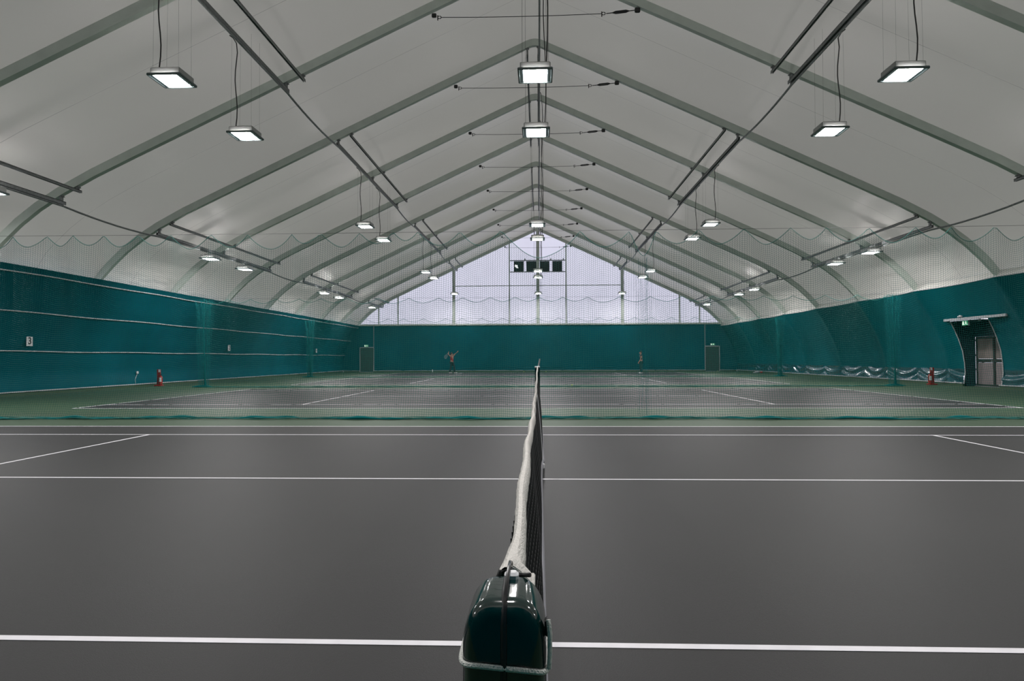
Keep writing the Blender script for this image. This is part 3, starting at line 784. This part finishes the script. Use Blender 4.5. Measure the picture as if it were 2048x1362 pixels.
PX, PY = 0.0735, 0.746
np_ = empty('net_post', (PX, PY, 0)); tag(np_, 'glossy dark green net post with a white cord, right in front of the camera', 'net post')
post_mesh(PX, PY, .0432, .048, 1.008, .052).build('post_body', M_post, np_)
YF = PY - .048
path = [(PX, YF, .25), (PX, YF, .93), (PX, YF + .0, .985), (PX, YF + .004, .998), (PX, YF + .012, 1.006), (PX, YF + .03, 1.009), (PX, PY + .03, 1.009)]
b = MB(); b.tube(path, .0034, 8); b.build('slot', M_black, np_)
path = [(PX + .001, YF - .003, .25), (PX + .001, YF - .003, .93), (PX + .001, YF - .002, .985), (PX + .0015, YF + .003, 1.001), (PX + .0015, YF + .014, 1.012), (PX + .002, YF + .04, 1.017), (PX + .002, PY + .03, 1.019), (PX + .002, PY + .065, 1.015), (PX + .002, PY + .16, .985)]
b = MB(); b.tube(path, .0021, 8); b.build('net_cable', M_cable, np_)
b = MB(); b.box((PX + .005, PY + .030, 1.010), (.016, .016, .010), bev=.003); b.build('pulley_guard', M_white, np_)
b = MB(); b.tube([(PX - .012, PY + .044, 1.002), (PX - .009, PY + .046, 1.010), (PX + .001, PY + .05, 1.011), (PX + .014, PY + .046, 1.006), (PX + .026, PY + .040, 1.008)], .0026, 6); b.build('band_buckle', M_black, np_)
loop = []
hx, hy = .0432 + .0022, .048 + .0022
for i in range(61):
    a = 2 * PI * i / 60; c_, s_ = math.cos(a), math.sin(a)
    x = hx * math.copysign(abs(c_) ** .38, c_); y = hy * math.copysign(abs(s_) ** .38, s_)
    loop.append((PX + x, PY + y, .9415 - .0040 * (x / hx) + .006 * max(0, s_) + .0012 * math.sin(3 * a)))
b = MB(); b.tube(loop, .0029, 8)
b.tube([(PX + .0458, YF + .010, .938), (PX + .0466, YF + .008, .955), (PX + .0466, YF + .008, .975), (PX + .0452, YF + .011, .987)], .0024, 8)
b.build('tied_cord', M_cord, np_)
b = MB(); b.box((PX + .0438, YF + .016, .978), (.005, .012, .018), bev=.002); b.build('cord_hook', M_black, np_)
fp_ = empty('net_post', (NX, NY1 + .08, 0)); tag(fp_, 'dark net post at the far end of the net', 'net post')
post_mesh(NX, NY1 + .08, .05, .055, 1.09, .04).build('post_body', M_post, fp_)
b = MB(); b.tube([(NX - .05, NY1, 1.075), (NX + .05, NY1, 1.08)], .018, 8); b.build('post_collar', M_white, fp_)
b = MB(); b.tube([(NX + .012, NY1 + .05, 1.05), (NX + .05, NY1 + .05, 1.24)], [.017, .012], 8); b.build('crank_handle', M_greybox, fp_)

# ------------------------------------------------------------------ number signs on the left curtain
def text(body, size, depth, m, parent, mw, name='digit'):
    cu = bpy.data.curves.new(name, 'FONT'); cu.body = body; cu.size = size; cu.extrude = depth; cu.align_x = 'CENTER'; cu.align_y = 'CENTER'; cu.offset = size * .022
    tmp = bpy.data.objects.new(name + '_outline', cu); C.objects.link(tmp); dg = bpy.context.evaluated_depsgraph_get()
    me = bpy.data.meshes.new_from_object(tmp.evaluated_get(dg)); bpy.data.objects.remove(tmp); bpy.data.curves.remove(cu)
    me.materials.clear(); me.materials.append(m); o = bpy.data.objects.new(name, me); C.objects.link(o); o.parent = parent; o.matrix_local = mw; return o
RX = Matrix.Rotation(PI / 2, 4, 'Z') @ Matrix.Rotation(PI / 2, 4, 'X')
for n_, y in (('3', 23.35), ('2', 38.9), ('1', 54.4)):
    z = 1.90; X = lx(y, z) + .05
    sg = empty('number_sign', (X, y, z)); tag(sg, 'white number %s sign hung on the teal curtain' % n_, 'sign', 'court number signs')
    b = MB(); b.box((X, y, z), (.02, .29, .33), bev=.004); sbd = b.build('sign_board', M_white, sg)
    text(n_, .34, .003, M_digit, sbd, Matrix.Translation((X + .014, y, z + .005)) @ RX)
# ------------------------------------------------------------------ exit signs
def pict(w, h):                                # running figure, door and arrow in (u, v) for a sign w x h
    P = []
    P.append([(.10, .14), (.34, .14), (.34, .86), (.10, .86)])
    P.append([(.60, .50), (.70, .50), (.73, .72), (.61, .76)])      # torso
    for i in range(1):
        P.append([(.66 + .045 * math.cos(2 * PI * k / 8), .84 + .075 * math.sin(2 * PI * k / 8)) for k in range(8)])
    P.append([(.62, .52), (.70, .50), (.80, .30), (.90, .28), (.89, .20), (.76, .22)])
    P.append([(.60, .52), (.67, .48), (.58, .30), (.50, .13), (.43, .16), (.51, .34)])
    P.append([(.61, .74), (.58, .68), (.48, .62), (.46, .68), (.54, .74)])
    P.append([(.70, .70), (.78, .60), (.84, .62), (.83, .67), (.78, .67), (.73, .74)])
    return P
def exit_sign(origin, w, h, facing, lab):
    r = empty('exit_sign', origin); tag(r, lab, 'exit sign', 'lit green exit signs')
    b = MB(); dm = (w, .06, h) if facing == 'y' else (.08, w, h); b.box(origin, dm, bev=.008); b.build('sign_box', M_greybox, r)
    o = origin
    def pt(u, v, d):
        if facing == 'y': return (o[0] + (u - .5) * w, o[1] - .03 - d, o[2] + (v - .5) * h)
        return (o[0] - .04 - d, o[1] - (u - .5) * w, o[2] + (v - .5) * h)
    b = MB(); b.add([pt(.03, .04, .003), pt(.97, .04, .003), pt(.97, .96, .003), pt(.03, .96, .003)], [(0, 1, 2, 3)]); sf_ = b.build('sign_face', M_exit, r, smooth=False)
    b = MB()
    for poly in pict(w, h): b.add([pt(u, v, .006) for u, v in poly], [tuple(range(len(poly)))])
    b.build('pictogram', M_exitw, sf_, smooth=False)
exit_sign((-15.88, YG - .16, 2.44), .42, .19, 'y', 'small green exit sign above the far door near the numbered curtain')
exit_sign((15.87, YG - .16, 2.44), .42, .19, 'y', 'small green exit sign above the far door near the creased side wall')
exit_sign((17.50, 28.62, 2.62), .40, .20, 'x', 'green exit sign hanging under the grey rail at the side door')

# ------------------------------------------------------------------ extinguishers on their stands
def extinguisher(x, y, dirx, labs):
    r = empty('extinguisher_stand', (x, y, 0)); tag(r, labs[0], 'stand', 'red extinguisher stands')
    b = MB(); b.box((x, y + .12, .40), (.18, .035, .76), bev=.01); b.box((x + .06 * dirx, y + .02, .03), (.34, .30, .06), bev=.015); bp_ = b.build('back_panel', M_red, r)
    b = MB(); b.box((x + .035 * dirx, y + .098, .71), (.09, .008, .12), bev=.003); b.build('label_plate', M_white, bp_)
    e = empty('fire_extinguisher', (x + .17 * dirx, y - .02, .06)); tag(e, labs[1], 'fire extinguisher', 'red fire extinguishers')
    ex, ey = x + .17 * dirx, y - .02
    b = MB(); b.lathe([(.06, .062), (.078, .08), (.080, .12), (.080, .40), (.072, .44), (.045, .475), (.025, .485), (.025, .50)], (ex, ey, 0), 20); cb_ = b.build('cylinder_body', M_red, e)
    b = MB(); b.lathe([(.022, .50), (.024, .53)], (ex, ey, 0), 12); b.box((ex + .02, ey, .545), (.11, .02, .015), bev=.004); b.box((ex + .02, ey, .515), (.09, .018, .012), bev=.004); b.build('valve_lever', M_black, e)
    b = MB(); b.tube([(ex - .02, ey - .02, .52), (ex - .10, ey - .05, .50), (ex - .115, ey - .05, .38), (ex - .095, ey - .04, .2)], .010, 6); b.build('hose', M_black, e)
    b = MB()
    n = 10; v = []
    for i in range(n + 1):
        a = -PI / 2 + (-.9 + 1.5 * i / n) * 1.0 + (.3 if dirx > 0 else -.0); v.append((ex + .0812 * math.cos(a), ey + .0812 * math.sin(a)))
    b.grid([[(p[0], p[1], zz) for p in v] for zz in (.20, .40)]); b.build('instruction_label', M_white, cb_)
extinguisher(-17.78, 31.5, 1, ('red stand board by the teal curtain wall, between signs 3 and 2', 'red extinguisher standing against the stand by the numbered curtain'))
extinguisher(17.62, 31.2, -1, ('red stand board at the creased side wall by the side door', 'red extinguisher standing against the stand by the side door'))
b = MB(); b.box((lx(30.4, .66) + .05, 30.4, .66), (.05, .13, .11), bev=.01); b.tube([(lx(30.4, .6) + .04, 30.4, .6), (lx(30.2, .35) + .04, 30.2, .35), (lx(30.2, .2) + .05, 30.2, .17)], .008, 5); o = b.build('wall_socket', M_white)
tag(o, 'small white socket box on the teal curtain left of the red extinguisher', 'socket')

# ------------------------------------------------------------------ people
def skin_obj(name, verts, edges, radii, m, parent, root=0, sub=2):
    me = bpy.data.meshes.new(name); me.from_pydata(verts, edges, []); me.materials.append(m)
    o = bpy.data.objects.new(name, me); C.objects.link(o); o.parent = parent
    sk = o.modifiers.new('skin', 'SKIN'); sk.use_smooth_shade = True
    me.skin_vertices  # layer
    for i, r in enumerate(radii):
        me.skin_vertices[0].data[i].radius = (r, r) if not isinstance(r, tuple) else r
        me.skin_vertices[0].data[i].use_root = (i == root)
    sb = o.modifiers.new('subsurf', 'SUBSURF'); sb.levels = sub; sb.render_levels = sub
    return o
def ensure_skin(name, verts, edges, radii, m, parent, root=0, sub=2):
    me = bpy.data.meshes.new(name); bm = bmesh.new(); lay = bm.verts.layers.skin.verify()
    vs = [bm.verts.new(v) for v in verts]
    for v, r, i in zip(vs, radii, range(len(vs))):
        v[lay].radius = (r, r) if not isinstance(r, tuple) else r; v[lay].use_root = (i == root)
    for a, c in edges: bm.edges.new((vs[a], vs[c]))
    bm.to_mesh(me); bm.free(); me.materials.append(m)
    o = bpy.data.objects.new(name, me); C.objects.link(o); o.parent = parent
    sk = o.modifiers.new('skin', 'SKIN'); sk.use_smooth_shade = True
    sb = o.modifiers.new('subsurf', 'SUBSURF'); sb.levels = sub; sb.render_levels = sub
    return o
def person(loc, face, J, lab, top_m, leg_m, sleeve, wide=1.0, hairlong=False):
    """J: joints in local coordinates, x = direction faced, y = to the left of the person"""
    r = empty('person', loc); r.rotation_euler.z = face; tag(r, lab, 'person')
    names = ['pelvis', 'waist', 'chest', 'neck', 'head0', 'head1', 'shL', 'elL', 'wrL', 'haL', 'shR', 'elR', 'wrR', 'haR', 'hipL', 'knL', 'anL', 'toL', 'hipR', 'knR', 'anR', 'toR']
    P = [J[n] for n in names]; ix = {n: i for i, n in enumerate(names)}
    rad = dict(pelvis=(.13, .11), waist=(.115, .09), chest=(.145, .10), neck=.055, head0=.085, head1=.080, shL=.060, elL=.040, wrL=.028, haL=.026, shR=.060, elR=.040, wrR=.028, haR=.026,
               hipL=.085, knL=.055, anL=.040, toL=.035, hipR=.085, knR=.055, anR=.040, toR=.035)
    E = [('pelvis', 'waist'), ('waist', 'chest'), ('chest', 'neck'), ('neck', 'head0'), ('head0', 'head1'), ('chest', 'shL'), ('shL', 'elL'), ('elL', 'wrL'), ('wrL', 'haL'), ('chest', 'shR'), ('shR', 'elR'), ('elR', 'wrR'), ('wrR', 'haR'),
         ('pelvis', 'hipL'), ('hipL', 'knL'), ('knL', 'anL'), ('anL', 'toL'), ('pelvis', 'hipR'), ('hipR', 'knR'), ('knR', 'anR'), ('anR', 'toR')]
    verts = list(P); radl = [rad[n] for n in names]; edges = [(ix[a], ix[c]) for a, c in E]
    for hd, wr in (('haL', 'wrL'), ('haR', 'wrR')):       # fingers and thumb
        h = Vector(J[hd]); d = (h - Vector(J[wr])).normalized(); sd = d.cross(Vector((0, 1, 0)) if abs(d.y) < .8 else Vector((1, 0, 0))).normalized()
        for q, (s, ln) in enumerate(((-.026, .060), (-.009, .072), (.009, .068), (.026, .052))):
            a = h + d * .03 + sd * s; c = a + d * ln * .6; e = c + d * ln * .35 + sd.cross(d) * .015
            o0 = len(verts); verts += [tuple(a), tuple(c), tuple(e)]; radl += [.011, .009, .008]; edges += [(ix[hd], o0), (o0, o0 + 1), (o0 + 1, o0 + 2)]
        a = h - d * .01 + sd * .035; c = a + d * .03 + sd * .025; o0 = len(verts); verts += [tuple(a), tuple(c)]; radl += [.012, .009]; edges += [(ix[hd], o0), (o0, o0 + 1)]
    nh = Vector(J['head0']); o0 = len(verts)               # nose
    verts += [tuple(nh + Vector((.10, 0, .045)))]; radl += [.014]; edges += [(ix['head0'], o0)]
    for s in (-1, 1): verts += [tuple(nh + Vector((0, .088 * s, .04)))]; radl += [.016]; edges += [(ix['head0'], len(verts) - 1)]
    ensure_skin('body', verts, edges, radl, M_skin, r)
    b = MB()
    for s in (-1, 1): b.ball(tuple(nh + Vector((.078, .032 * s, .062))), .011, 6)
    b.box(tuple(nh + Vector((.084, 0, -.012))), (.012, .05, .010), bev=.003)
    me = b.build('eyes_and_mouth', M_hair); me.parent = r; me.location = (0, 0, 0)
    b = MB(); h1 = Vector(J['head1']); b.ball(tuple(h1 + Vector((-.022, 0, .020))), .098, 8, (1.0, .92, .95))
    if hairlong: b.ball(tuple(h1 + Vector((-.105, 0, -.05))), .045, 6, (.9, .8, 1.7))
    o = b.build('hair', M_hair); o.parent = r; o.location = (0, 0, 0)
    # clothing
    g = .014
    T = ['pelvis', 'waist', 'chest', 'shL', 'shR']; tv = [Vector(J[n]) for n in T]; tv[0] = tv[0] + Vector((0, 0, .02))
    trd = [(.135, .125), (.128, .105), (.158, .115), .075, .075]; te = [(0, 1), (1, 2), (2, 3), (2, 4)]
    if sleeve > 0:
        for sh, el, i in (('shL', 'elL', 3), ('shR', 'elR', 4)):
            tv.append(Vector(J[sh]).lerp(Vector(J[el]), sleeve)); trd.append(.064); te.append((i, len(tv) - 1))
    ensure_skin('top', [tuple(v) for v in tv], te, trd, top_m, r)
    L = ['pelvis', 'hipL', 'knL', 'anL', 'hipR', 'knR', 'anR']; lv = [Vector(J[n]) for n in L]; lv[0] += Vector((0, 0, .03)); lv[3] += Vector((0, 0, .02)); lv[6] += Vector((0, 0, .02))
    ensure_skin('trousers', [tuple(v) for v in lv], [(0, 1), (1, 2), (2, 3), (0, 4), (4, 5), (5, 6)], [(.145, .125), .105, .078 * wide, .068 * wide, .105, .078 * wide, .068 * wide], leg_m, r)
    for s in ('L', 'R'):
        a = Vector(J['an' + s]); t = Vector(J['to' + s]); b = MB(); d = (t - a); d.z = 0; ang = math.atan2(d.y, d.x); m_ = (a + t) / 2
        b.box((m_.x + .02 * math.cos(ang), m_.y + .02 * math.sin(ang), min(a.z, t.z) + .012), (.29, .10, .10), rz=ang, bev=.035)
        o = b.build('shoe', M_white); o.parent = r; o.location = (0, 0, 0)
    return r
J1 = dict(pelvis=(0, 0, .93), waist=(0, 0, 1.10), chest=(.0, 0, 1.30), neck=(-.01, 0, 1.47), head0=(-.0, 0, 1.55), head1=(-.02, 0, 1.63),
          shL=(.02, .17, 1.41), elL=(.16, .24, 1.60), wrL=(.36, .22, 1.74), haL=(.42, .21, 1.80), shR=(-.03, -.17, 1.41), elR=(-.20, -.30, 1.58), wrR=(-.22, -.16, 1.74), haR=(-.24, -.10, 1.78),
          hipL=(.02, .10, .88), knL=(.17, .11, .50), anL=(.20, .11, .09), toL=(.32, .12, .055), hipR=(-.02, -.10, .88), knR=(-.06, -.10, .48), anR=(-.16, -.10, .09), toR=(-.04, -.12, .055))
p1 = person((-6.98, 55.6, 0), -.25, J1, 'person in a red sleeveless top and dark trousers, serving with one arm raised', M_redtop, M_navy, 0.0, 1.0, True)
J2 = dict(pelvis=(0, 0, .95), waist=(0, 0, 1.12), chest=(.01, 0, 1.33), neck=(.02, 0, 1.51), head0=(.04, 0, 1.60), head1=(.03, 0, 1.68),
          shL=(.01, .17, 1.45), elL=(.06, .23, 1.17), wrL=(.17, .21, .95), haL=(.21, .20, .88), shR=(.01, -.17, 1.45), elR=(-.04, -.23, 1.17), wrR=(.06, -.24, .94), haR=(.09, -.24, .86),
          hipL=(0, .10, .90), knL=(.02, .11, .50), anL=(-.02, .12, .09), toL=(.11, .13, .055), hipR=(0, -.10, .90), knR=(.0, -.11, .50), anR=(-.06, -.12, .09), toR=(.07, -.14, .055))
p2 = person((8.02, 53.6, 0), PI, J2, 'person in a dark short sleeved shirt and wide dark trousers, standing side on', M_navy, M_trou, .45, 1.45)
# racket held behind the head of the server
ca, sa = math.cos(-.25), math.sin(-.25)
def wl_(p): return (-6.98 + p[0] * ca - p[1] * sa, 55.6 + p[0] * sa + p[1] * ca, p[2])
rk = empty('tennis_racket', wl_((-.24, -.10, 1.78))); tag(rk, 'tennis racket held behind the head of the serving player', 'racket')
dv = Vector((-.50, -.05, -.86)).normalized(); g0 = Vector((-.235, -.10, 1.82)); sdv = Vector((.86, 0, -.50)).normalized()
b = MB(); b.tube([wl_(g0 - dv * .06), wl_(g0 + dv * .14)], .016, 8); b.build('grip', M_black, rk)
b = MB(); cen = g0 + dv * .50; ring = [wl_(cen + dv * (.165 * math.cos(a)) + sdv * (.128 * math.sin(a))) for a in [2 * PI * i / 28 for i in range(29)]]
b.tube(ring, .010, 6); b.tube([wl_(g0 + dv * .14), wl_(cen - dv * .16 + sdv * .05)], .008, 6); b.tube([wl_(g0 + dv * .14), wl_(cen - dv * .16 - sdv * .05)], .008, 6); rf_ = b.build('racket_frame', M_greybox, rk)
b = MB()
for i in range(-5, 6):
    q = i / 6; L = math.sqrt(1 - q * q)
    b.tube([wl_(cen + sdv * .128 * q - dv * .165 * L), wl_(cen + sdv * .128 * q + dv * .165 * L)], .0015, 3); b.tube([wl_(cen + dv * .165 * q - sdv * .128 * L), wl_(cen + dv * .165 * q + sdv * .128 * L)], .0015, 3)
b.build('strings', M_white, rf_, smooth=False)

# ------------------------------------------------------------------ small things on the floor
for (x, y, lab) in ((1.57, 30.75, 'yellow tennis ball on the floor near the foot of the second divider net'), (0.72, 61.2, 'tennis ball by the far wall just beyond the net end'),
                    (15.9, 61.4, 'tennis ball in front of the far door near the creased side wall'), (-1.25, 61.3, 'tennis ball by the far wall on the serving side')):
    b = MB(); b.ball((x, y, .035 + .003), .035, 8); o = b.build('tennis_ball', M_ball, origin=(x, y, .003)); tag(o, lab, 'tennis ball')
bt = empty('water_bottle', (-9.62, 62.3, 0)); tag(bt, 'white bottle standing by the far wall left of the serving player', 'bottle')
b = MB(); b.lathe([(.035, .002), (.045, .02), (.045, .17), (.040, .19), (.018, .225), (.016, .24)], (-9.62, 62.3, 0), 16); b.build('bottle_body', M_white, bt)
b = MB(); b.lathe([(.02, .238), (.02, .262)], (-9.62, 62.3, 0), 12); b.build('bottle_cap', M_greybox, bt)
sb_ = empty('sports_bag', (17.35, 54.5, 0)); tag(sb_, 'small grey and red bag lying at the foot of the creased side wall', 'bag')
b = MB(); b.ball((17.2, 54.5, .10), .1, 8, (2.0, 1.3, .95)); b.box((17.0, 54.4, .05), (.3, .2, .09), bev=.03); b.build('bag_body', M_greybox, sb_)
b = MB(); b.ball((17.5, 54.45, .08), .08, 7, (1.5, 1.2, .9)); o = b.build('red_pouch', M_red, sb_)
b = MB(); b.tube([(17.05, 54.4, .14), (17.12, 54.35, .25), (17.28, 54.35, .26), (17.38, 54.4, .15)], .012, 6); b.build('bag_strap', M_black, sb_)
